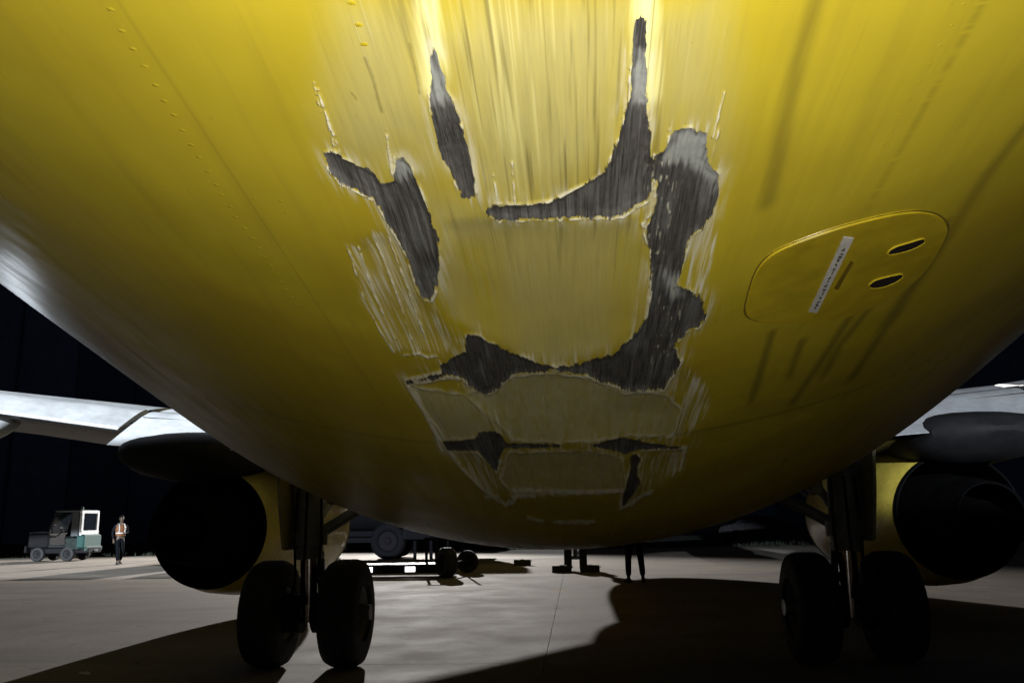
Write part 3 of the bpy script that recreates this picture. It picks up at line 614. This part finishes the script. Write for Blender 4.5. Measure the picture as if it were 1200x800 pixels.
sm = MB().box((0, 0, -.06), (SL-.004, SL-.004, .12), None, .003).mesh('slab', ang=20); sm.materials.append(CONC)
for i in range(-7, 8):
    for j in range(-7, 6):
        o = D.objects.new('slab', sm); COL.objects.link(o); o.parent = apron; o.location = (i*SL+3.45, j*SL-2.62, 0)
# ground from -56 to +38.6; grass beyond
GR = simple('grass_ground', (.010, .014, .008), .95, 0, .4, 1.5)
tag(MB().add([(-160, 38.62, -.02), (160, 38.62, -.02), (160, 590, -.02), (-160, 590, -.02)], [(0, 1, 2, 3)]).build('grass_field', GR, None, smooth=False), kind='structure')
gb = MB(); rg = random.Random(3)
for k in range(7000):
    x = rg.uniform(-34, 26); y = 38.8+abs(rg.gauss(0, 3.2)); h = rg.uniform(.06, .2); a = rg.uniform(0, 3.14); wq = rg.uniform(.02, .05)
    dx, dy = math.cos(a)*wq, math.sin(a)*wq; gb.add([(x-dx, y-dy, -.02), (x+dx, y+dy, -.02), (x+rg.uniform(-.06, .06), y+rg.uniform(-.06, .06), h)], [(0, 1, 2)])
tag(gb.build('grass', simple('grass_blades', (.014, .020, .010), .9, 0, .4, .8), None, smooth=False), 'strip of dark grass along the far edge of the apron', 'grass', kind='stuff')
HW = simple('hangar_navy_cladding', (.035, .06, .15), .8, 0, .3, .4)
hg = empty('hangar', (0, 64, 0), 'long dark hangar across the background behind the grass', 'hangar')
MB().box((0, 76, 13), (130, 23, 26)).build('wall', HW, hg, smooth=False)
pm = MB().box((0, 0, 0), (4.9, .12, 25.4), None, .03).mesh('cladding_panel', smooth=False); pm.materials.append(HW)
pm2 = pm.copy(); pm2.materials.clear(); pm2.materials.append(simple('hangar_pale_cladding', (.06, .11, .26), .7, 0, .3, .4))
for k in range(26):
    o = D.objects.new('cladding_panel', pm2 if k in (3, 4, 7, 15, 18, 19) else pm); COL.objects.link(o); o.parent = hg; o.location = (-62.5+k*5, .4+.03*(k % 2), 12.8)
    if k % 2: MB().box((-60+k*5, 64.3, 12.7), (.22, .3, 25.2)).build('pilaster', HW, hg, smooth=False)
MB().prism([(-66, 63.6, 26.02), (66, 63.6, 26.02), (66, 76, 29), (-66, 76, 29)], (0, 0, .3)).build('roof', DGREY, hg, smooth=False)

# ------------------------------------------------------------------ ground vehicles
def wheel(parent, c, R, w, ax='Y', rim=simple('dark_wheel_rim', (.015, .015, .017), .6, spec=.15), tyre=TYRE):
    a = (0, 1, 0) if ax == 'Y' else (1, 0, 0)
    t = MB().rev([(-w*.4, R*.55), (-w*.5, R*.62), (-w*.5, R*.86), (-w*.38, R*.97), (-w*.2, R), (w*.2, R), (w*.38, R*.97), (w*.5, R*.86), (w*.5, R*.62), (w*.4, R*.55)], c, a, 28, closed=True).build('wheel', tyre, parent, ang=50)
    MB().rev([(-w*.42, R*.57), (-w*.30, R*.5), (-w*.25, R*.2), (-w*.38, R*.16), (-w*.38, .01), (w*.38, .01), (w*.38, R*.16), (w*.25, R*.2), (w*.30, R*.5), (w*.42, R*.57)], c, a, 20, closed=True).build('rim', rim, t)
    return t
# baggage tug, facing left
X0, Y0 = -21.25, 34.6
tg = empty('baggage_tug', (X0, Y0, 0), 'boxy dark green airport tug with white framed rear window, parked at far left', 'tow tractor')
def tb(name, c, d, mat, rot=None, bev=.03, parent=tg): return MB().box((X0+c[0], Y0+c[1], c[2]), d, rot, bev).build(name, mat, parent, ang=30)
tb('chassis', (0, 0, .42), (2.5, 1.0, .22), BLACK)
tb('hood', (-.88, 0, .83), (.92, 1.22, .64), BLACK, None, .08)
tb('hood_top', (-.90, 0, 1.165), (.90, 1.10, .05), simple('pale_hood_top', (.10, .105, .105), .5))  # hood top paler than the hood below it
tb('bumper', (-1.36, 0, .50), (.10, 1.36, .30), BLACK)
for q in (-.42, .42): MB().cyl((X0-1.345, Y0+q, .92), (X0-1.30, Y0+q, .92), .09, n=14).build('headlight', REFL, tg)
tb('cab_floor', (.18, 0, .60), (1.2, 1.26, .10), DGREY); tb('cab_side', (.62, 0, .70), (.62, 1.30, .50), simple('shaded_green_paint', (.004, .012, .011), .45))  # cab side darker than the rear: shade put into the paint
tb('roof', (.34, 0, 2.02), (1.16, 1.28, .07), simple('roof_grey', (.14, .15, .16), .5), None, .03)
for q in (-.60, .60):
    MB().tube([(X0-.46, Y0+q, 1.12), (X0-.40, Y0+q, 1.45), (X0-.16, Y0+q, 2.0)], .035, 8).build('windscreen_pillar', DGREY, tg)
    tb('rear_pillar', (.66, q*.98, 1.50), (.30, .06, 1.0), simple('pillar_grey', (.10, .11, .12), .4), None, .01)
wsn = MB().prism([(X0-.47, Y0-.57, 1.14), (X0-.47, Y0+.57, 1.14), (X0-.17, Y0+.57, 1.99), (X0-.17, Y0-.57, 1.99)], (.012, 0, 0)).build('windscreen', GLASS, tg, smooth=False)
# the white rear frame turned a little towards the viewer, with its window
rp = Matrix.Rotation(R_(0), 3, 'Z')
for c, d in (((.90, 0, 1.97), (.10, 1.30, .12)), ((.93, 0, 1.12), (.10, 1.30, .20)), ((.915, -.57, 1.54), (.10, .16, .80)), ((.915, .57, 1.54), (.10, .16, .80))):
    tb('rear_frame', c, d, WHITE, None, .015)
tb('rear_window', (.905, 0, 1.55), (.03, .98, .76), GLASS, None, .004)
tb('rear_panel', (.95, 0, .78), (.36, 1.32, .56), GREEN, None, .06); tb('rear_bumper', (1.16, 0, .48), (.12, 1.2, .2), simple('pale_green_paint', (.03, .06, .055), .5))
MB().cyl((X0+1.2, Y0, .42), (X0+1.36, Y0, .42), .05, n=10).build('tow_pin', STEEL, tg)
MB().rev([(0, .07), (.10, .065), (.14, .03), (.15, .002)], (X0+.55, Y0, 2.055), (0, 0, 1), 14).build('beacon', simple('beacon_lens', (.20, .28, .25), .2), tg)
tb('seat', (.28, .1, .92), (.42, .9, .16), BLACK, None, .04); tb('seat_back', (.50, .1, 1.24), (.12, .9, .50), BLACK, None, .04)
MB().tube([(X0-.40, Y0-.1, 1.0), (X0-.14, Y0-.1, 1.22)], .022, 8).build('steering_column', BLACK, tg)
MB().rev([(-.012, .17), (0, .185), (.012, .17), (0, .155)], (X0-.13, Y0-.1, 1.23), (.75, 0, .66), 20, closed=True).build('steering_wheel', simple('wheel_grey', (.06, .06, .06), .5), tg)
for a, b in ((-.86, -.56), (-.86, .56), (.42, -.56), (.42, .56)): wheel(tg, (X0+a, Y0+b, .29), .29, .2)

# low trailer; its two white reflectors are given a glow of their own
tr = empty('equipment_trailer', (-4.6, 21.4, 0), 'low dark flat trailer with two glowing white reflectors and tall wheels', 'trailer')
MB().box((-4.75, 21.6, .27), (3.3, .9, .10), None, .02).build('deck', BLACK, tr)
MB().box((-4.75, 21.12, .20), (3.3, .06, .17), None, .01).build('side_rail', BLACK, tr); MB().box((-4.75, 22.06, .20), (3.3, .06, .17), None, .01).build('side_rail', BLACK, tr)
for x, wd_ in ((-5.08, .16), (-4.06, .25)): MB().box((x, 21.075, .21), (wd_, .02, .125), None, .004).build('glowing_reflector', RGLOW, tr)
for x in (-3.8, -3.55, -3.3): MB().cyl((x, 21.9, .3), (x, 21.9, .92), .035, n=10).build('post', DARKM, tr)
MB().tube([(-3.85, 21.9, .92), (-3.2, 21.9, .92)], .03, 8).build('handrail', DARKM, tr)
t = MB().rev([(-.11, .2), (-.16, .25), (-.16, .31), (-.1, .36), (.1, .36), (.16, .31), (.16, .25), (.11, .2)], (-3.14, 20.95, .36), (.82, .57, 0), 28, closed=True).build('wheel', TYRE, tr)
MB().rev([(-.1, .22), (-.06, .18), (-.1, .05), (-.1, .01), (.1, .01), (.1, .05), (.06, .18), (.1, .22)], (-3.14, 20.95, .36), (.82, .57, 0), 20, closed=True).build('rim', DARKM, t)
wheel(tr, (-2.86, 22.8, .29), .29, .2); wheel(tr, (-6.1, 21.0, .27), .27, .18)
MB().tube([(-3.1, 21.3, .3), (-2.86, 22.8, .32)], .04, 8).build('axle_beam', DARKM, tr); MB().tube([(-2.95, 22.5, .3), (-2.95, 22.5, 1.15)], .03, 8).build('post', DARKM, tr)

# refuelling truck behind it
BLK2 = simple('truck_shade_black', (.003, .003, .004), .8, 0, .2, 3, spec=.03)  # near-black puts the shadow over the truck into its colour, tyres and hubs too
tk = empty('tank_truck', (-8.2, 31.8, 0), 'large dark tanker truck standing behind the low trailer, mostly hidden by the belly', 'truck')
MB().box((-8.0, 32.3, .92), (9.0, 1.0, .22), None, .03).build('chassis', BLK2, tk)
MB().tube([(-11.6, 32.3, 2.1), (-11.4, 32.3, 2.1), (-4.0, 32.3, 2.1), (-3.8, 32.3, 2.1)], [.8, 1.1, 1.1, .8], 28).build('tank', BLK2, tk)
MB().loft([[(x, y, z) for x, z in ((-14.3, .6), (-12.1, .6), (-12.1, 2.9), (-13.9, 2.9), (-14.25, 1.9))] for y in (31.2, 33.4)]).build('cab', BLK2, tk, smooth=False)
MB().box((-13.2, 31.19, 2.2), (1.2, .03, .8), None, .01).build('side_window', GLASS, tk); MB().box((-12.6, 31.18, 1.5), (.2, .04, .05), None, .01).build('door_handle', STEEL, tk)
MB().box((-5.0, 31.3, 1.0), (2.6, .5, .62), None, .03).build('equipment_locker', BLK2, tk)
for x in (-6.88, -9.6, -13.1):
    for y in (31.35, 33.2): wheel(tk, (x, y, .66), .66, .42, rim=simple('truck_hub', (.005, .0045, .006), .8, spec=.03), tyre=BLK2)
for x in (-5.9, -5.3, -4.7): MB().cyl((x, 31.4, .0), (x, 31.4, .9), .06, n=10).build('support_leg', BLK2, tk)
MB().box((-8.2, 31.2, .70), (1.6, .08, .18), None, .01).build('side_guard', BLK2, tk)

# dark car beyond the right landing gear
ck = empty('parked_car', (9.5, 46, 0), 'dark low car parked far off beyond the right landing gear', 'car')
pts = [(7.4, .32), (7.4, .62), (7.55, .78), (8.2, .92), (8.75, 1.28), (10.1, 1.30), (10.8, .95), (11.45, .86), (11.55, .55), (11.5, .30)]
MB().loft([[(x, y, z) for x, z in pts] for y in (45.2, 45.35, 46.6, 46.8)]).build('body', BLACK, ck, ang=25)
MB().prism([(8.35, 45.185, .93), (8.85, 45.185, 1.22), (10.0, 45.185, 1.23), (10.55, 45.185, .95)], (0, .02, 0)).build('side_window', GLASS, ck, smooth=False)
for x in (8.25, 10.75):
    for y in (45.3, 46.7): wheel(ck, (x, y, .31), .31, .2)

# wheel chocks and small things on the concrete
CH = simple('chock_rubber', (.03, .028, .022), .7)
def chock(x, y, lab_, rz=0, L=.5, grp=None):
    o = empty('wheel_chock', (x, y, 0), lab_, 'wheel chock', grp)
    MB().loft([[(x+a, y-.14, 0), (x+a, y-.06, .17), (x+a, y+.06, .17), (x+a, y+.14, 0)] for a in (-L/2, L/2)]).build('block', CH, o, smooth=False)
    MB().box((x, y-.012, .178), (.12, .05, .014), None, .003).build('reflector', REFL, o)
    MB().tube([(x+L/2, y, .1), (x+L/2+.03, y, .14), (x+L/2+.03, y+.05, .15)], .012, 6).build('rope_loop', STEEL, o)
chock(-.36, 22.42, 'dark chock behind the left nose wheel', grp='chocks at the nose wheels'); chock(.36, 22.42, 'dark chock behind the right nose wheel', grp='chocks at the nose wheels')
chock(-1.6, 25.9, 'lone dark chock with a pale spot, standing left of the nose wheels', L=.5)
def scrap(x, y, s, lab_):
    mb = MB(); g = random.Random(int(x*100)); n = 9
    top = [(x+math.cos(2*math.pi*k/n)*s*g.uniform(.6, 1.1), y+math.sin(2*math.pi*k/n)*s*g.uniform(.6, 1)*.8, .012+g.uniform(0, .022)) for k in range(n)]
    mb.prism(top, (0, 0, .004)); tag(mb.build('litter_scrap', simple('white_paper', (.8, .8, .78), .6), None, smooth=False), lab_, 'litter')
scrap(-4.66, 8.11, .065, 'flat white scrap of litter on concrete at lower left'); scrap(-4.93, 11.86, .035, 'tiny white scrap lying just left of the left main wheels')

# ------------------------------------------------------------------ people
def skin_obj(name, chains, mat, parent, sub=2, root=None):
    """chains: lists of (point, radius); points that coincide are welded, the surface is grown with Skin + Subdivision"""
    vs, rs, es, key = [], [], [], {}
    def vid(p, r):
        k = tuple(round(c, 4) for c in p)
        if k not in key: key[k] = len(vs); vs.append(p); rs.append(r)
        return key[k]
    for ch in chains:
        ids = [vid(p, r) for p, r in ch]
        es += [(a, b) for a, b in zip(ids[:-1], ids[1:]) if a != b]
    me = D.meshes.new(name); me.from_pydata(vs, es, []); o = D.objects.new(name, me); COL.objects.link(o)
    o.modifiers.new('skin', 'SKIN').branch_smoothing = .6
    if not me.skin_vertices: raise RuntimeError('skin layer')
    for i, r in enumerate(rs):
        d = me.skin_vertices[0].data[i]; rr_ = r if isinstance(r, tuple) else (r, r); d.radius = rr_; d.use_root = (i == 0)
    sb = o.modifiers.new('sub', 'SUBSURF'); sb.levels = sub; sb.render_levels = sub
    dg = bpy.context.evaluated_depsgraph_get(); nm = D.meshes.new_from_object(o.evaluated_get(dg)); D.objects.remove(o); D.meshes.remove(me)
    nm.name = name; nm.shade_smooth(); return link(name, nm, mat, parent)
SKINM = simple('skin', (.06, .038, .026), .55, 0, .1, 20); HAIR = simple('black_hair', (.008, .007, .006), .8, spec=.1); SHOE = simple('black_shoe', (.012, .012, .012), .5)
TROU = simple('dark_trousers', (.005, .006, .008), .9, 0, .2, 20, spec=.03); JACK = simple('dark_work_shirt', (.008, .008, .011), .9, 0, .2, 20, spec=.03); VEST = simple('dull_orange_vest', (.13, .045, .012), .7, 0, .2, 14)
def person(loc, rz, label, legs, arms, vest):
    """legs/arms: joint positions (x right, y forward, z up) for (left, right)"""
    p = empty('person', loc, label, 'person', rz=rz)
    PV = (0, 0, .93); CHS = (0, .01, 1.28); NK = (0, .0, 1.47); 
    ch = [[(PV, (.15, .11)), ((0, 0, 1.08), (.135, .10)), (CHS, (.165, .115)), ((0, -.01, 1.41), (.12, .09)), (NK, (.055, .058)), ((0, .01, 1.54), (.055, .06)), ((0, .02, 1.60), (.072, .088)), ((0, .02, 1.67), (.076, .095)), ((0, .01, 1.735), (.045, .06))]]
    for s, (hip, kn, an, toe) in zip((-1, 1), legs):
        ch.append([(PV, (.15, .11)), (hip, .088), (kn, .056), (an, .038), (toe, .035)])
    hands = []
    for s, (sh, el, wr, tipd) in zip((-1, 1), arms):
        ch.append([(CHS, (.165, .115)), (sh, .058), (el, .042), (wr, (.026, .022))])
        W_ = Vector(wr); d = Vector(tipd).normalized(); sd = d.cross(Vector((s*.3, .2, 1))).normalized(); nn = sd.cross(d)
        palm = W_+d*.05; kc = W_+d*.085
        ch.append([(wr, (.026, .022)), (tuple(palm), (.036, .017)), (tuple(kc), (.034, .014))])
        for k, L in enumerate((.070, .080, .074, .058)):
            b = kc+sd*(k-1.5)*.019; ch.append([(tuple(palm), (.036, .017)), (tuple(b), .009), (tuple(b+d*L*.55-nn*.012), .008), (tuple(b+d*L*.85-nn*.04), .0065)])
        tb_ = W_+d*.03-sd*.03; ch.append([(wr, (.026, .022)), (tuple(tb_), .011), (tuple(tb_+d*.035-sd*.016), .009), (tuple(tb_+d*.06-sd*.012-nn*.01), .008)])
    skin_obj('body', ch, SKINM, p, 2)
    # face and hair
    f = MB()
    f.rev([(0, .013), (.018, .009), (.024, .002)], (0, .105, 1.625), (0, 1, -.35), 10); f.add([(-.006, .108, 1.655), (.006, .108, 1.655), (.014, .122, 1.615), (-.014, .122, 1.615)], [(0, 1, 2, 3)])
    mk_face = f; n0 = mk_face.mesh('nose'); link('nose', n0, SKINM, p)
    for s in (-1, 1):
        link('eye', MB().rev([(-.008, .002), (-.004, .010), (.004, .011), (.009, .003)], (s*.032, .098, 1.652), (0, 1, 0), 10).mesh('eye'), simple('eye_dark', (.05, .04, .035), .3), p)
        link('ear', MB().rev([(-.006, .012), (0, .028), (.008, .022), (.010, .003)], (s*.079, .005, 1.635), (s, 0, 0), 12).mesh('ear'), SKINM, p)
    link('mouth', MB().box((0, .096, 1.578), (.046, .012, .010), None, .004).mesh('mouth'), simple('lips', (.20, .08, .06), .5), p)
    hr = MB(); rg_ = [(z, r, y) for z, r, y in ((1.635, .086, -.02), (1.68, .096, -.008), (1.72, .088, -.002), (1.752, .058, .0), (1.765, .012, .0))]
    hr.loft([[(math.cos(a)*r*.9, y+math.sin(a)*r*1.12, z+.028*max(0, math.sin(a))*(1 if z < 1.7 else 0)) for a in [2*math.pi*k/24 for k in range(24)]] for z, r, y in rg_]); link('hair', hr.mesh('hair'), HAIR, p)
    # clothes
    tch = [[((0, 0, 1.02), (.152, .115)), (PV, (.165, .125))]]
    for (hip, kn, an, toe) in legs: tch.append([(PV, (.165, .125)), (hip, .10), (kn, .074), ((Vector(kn).lerp(Vector(an), .9))[:], .062)])
    skin_obj('trousers', tch, TROU, p, 2)
    jch = [[((0, 0, .96), (.165, .125)), ((0, 0, 1.08), (.15, .115)), (CHS, (.182, .13)), ((0, -.01, 1.41), (.135, .10)), ((0, 0, 1.455), (.068, .068))]]
    for (sh, el, wr, tipd) in arms: jch.append([(CHS, (.182, .13)), (sh, .072), (el, .055), ((Vector(el).lerp(Vector(wr), .92))[:], .040)])
    skin_obj('shirt', jch, JACK, p, 2)
    for (hip, kn, an, toe) in legs:
        an = Vector(an); toe = Vector(toe); d = (toe-an); d.z = 0; d.normalize(); q = Vector((-d.y, d.x, 0)); rings = []
        for t, w_, h_ in ((-.08, .03, .05), (-.06, .04, .085), (.0, .042, .10), (.06, .045, .075), (.13, .048, .05), (.19, .035, .035), (.205, .015, .02)):
            c_ = an+d*t; z0 = an.z-.08; rings.append([tuple(Vector((c_.x, c_.y, z0))+q*w_*a+Vector((0, 0, b*h_))) for a, b in ((-1, 0), (1, 0), (1.0, .5), (.6, 1), (-.6, 1), (-1, .5))])
        link('shoe', MB().loft(rings).mesh('shoe'), SHOE, p)
    if vest:
        vr = [(1.02, .158, .128), (1.12, .160, .132), (1.24, .188, .146), (1.33, .186, .142), (1.42, .128, .108)]
        def band(z0, z1, k): 
            out = []
            for z in np.linspace(z0, z1, 3):
                a_ = np.interp(z, [v[0] for v in vr], [v[1] for v in vr])*k; b_ = np.interp(z, [v[0] for v in vr], [v[2] for v in vr])*k
                out.append([(math.cos(t_)*a_, .005+math.sin(t_)*b_, float(z)) for t_ in np.linspace(0, 2*math.pi, 29)[:-1]])
            return out
        vm = MB(); vm.loft([[(math.cos(t_)*a_*1.06, .005+math.sin(t_)*b_*1.06, z) for t_ in np.linspace(0, 2*math.pi, 29)[:-1]] for z, a_, b_ in vr], cap=False); ve = link('vest', vm.mesh('vest'), VEST, p)
        for z0, z1 in ((1.105, 1.14),): link('reflective_band', MB().loft(band(z0, z1, 1.085), cap=False).mesh('reflective_band'), REFL, ve)
        for s in (-1, 1):
            st = MB(); pts_ = [(s*.10, .152, 1.15), (s*.10, .162, 1.26), (s*.10, .145, 1.34), (s*.095, .09, 1.44), (s*.09, 0, 1.475), (s*.095, -.09, 1.44), (s*.10, -.15, 1.33), (s*.10, -.15, 1.2), (s*.10, -.145, 1.12)]
            vs_ = []; 
            for q_ in pts_: vs_ += [(q_[0]-.016, q_[1], q_[2]), (q_[0]+.016, q_[1], q_[2])]
            st.add(vs_, [(2*k, 2*k+1, 2*k+3, 2*k+2) for k in range(len(pts_)-1)]); link('reflective_strap', st.mesh('reflective_strap'), REFL, ve)
    return p
person((-16.75, 30.6, 0), R_(-135), 'person in dark clothes and reflective vest walking across the apron by the tug',
       legs=[((-.09, 0, .88), (-.10, .02, .49), (-.10, -.20, .10), (-.10, -.06, .035)), ((.09, .0, .88), (.10, .17, .49), (.10, .22, .08), (.10, .37, .03))],
       arms=[((-.19, 0, 1.40), (-.25, -.02, 1.13), (-.10, .20, 1.12), (.6, .7, 0)), ((.19, 0, 1.40), (.26, -.06, 1.13), (.24, .04, .89), (0, .2, -1))], vest=True)
person((1.28, 18.75, 0), R_(12), 'person standing under the forward belly, only dark trouser legs in sight',
       legs=[((-.09, 0, .88), (-.14, .02, .49), (-.16, -.02, .08), (-.19, .13, .03)), ((.09, .0, .88), (.14, .02, .49), (.16, -.02, .08), (.20, .13, .03))],
       arms=[((-.19, 0, 1.40), (-.25, -.02, 1.13), (-.24, .08, .90), (0, .2, -1)), ((.19, 0, 1.40), (.25, -.02, 1.13), (.24, .08, .90), (0, .2, -1))], vest=False)
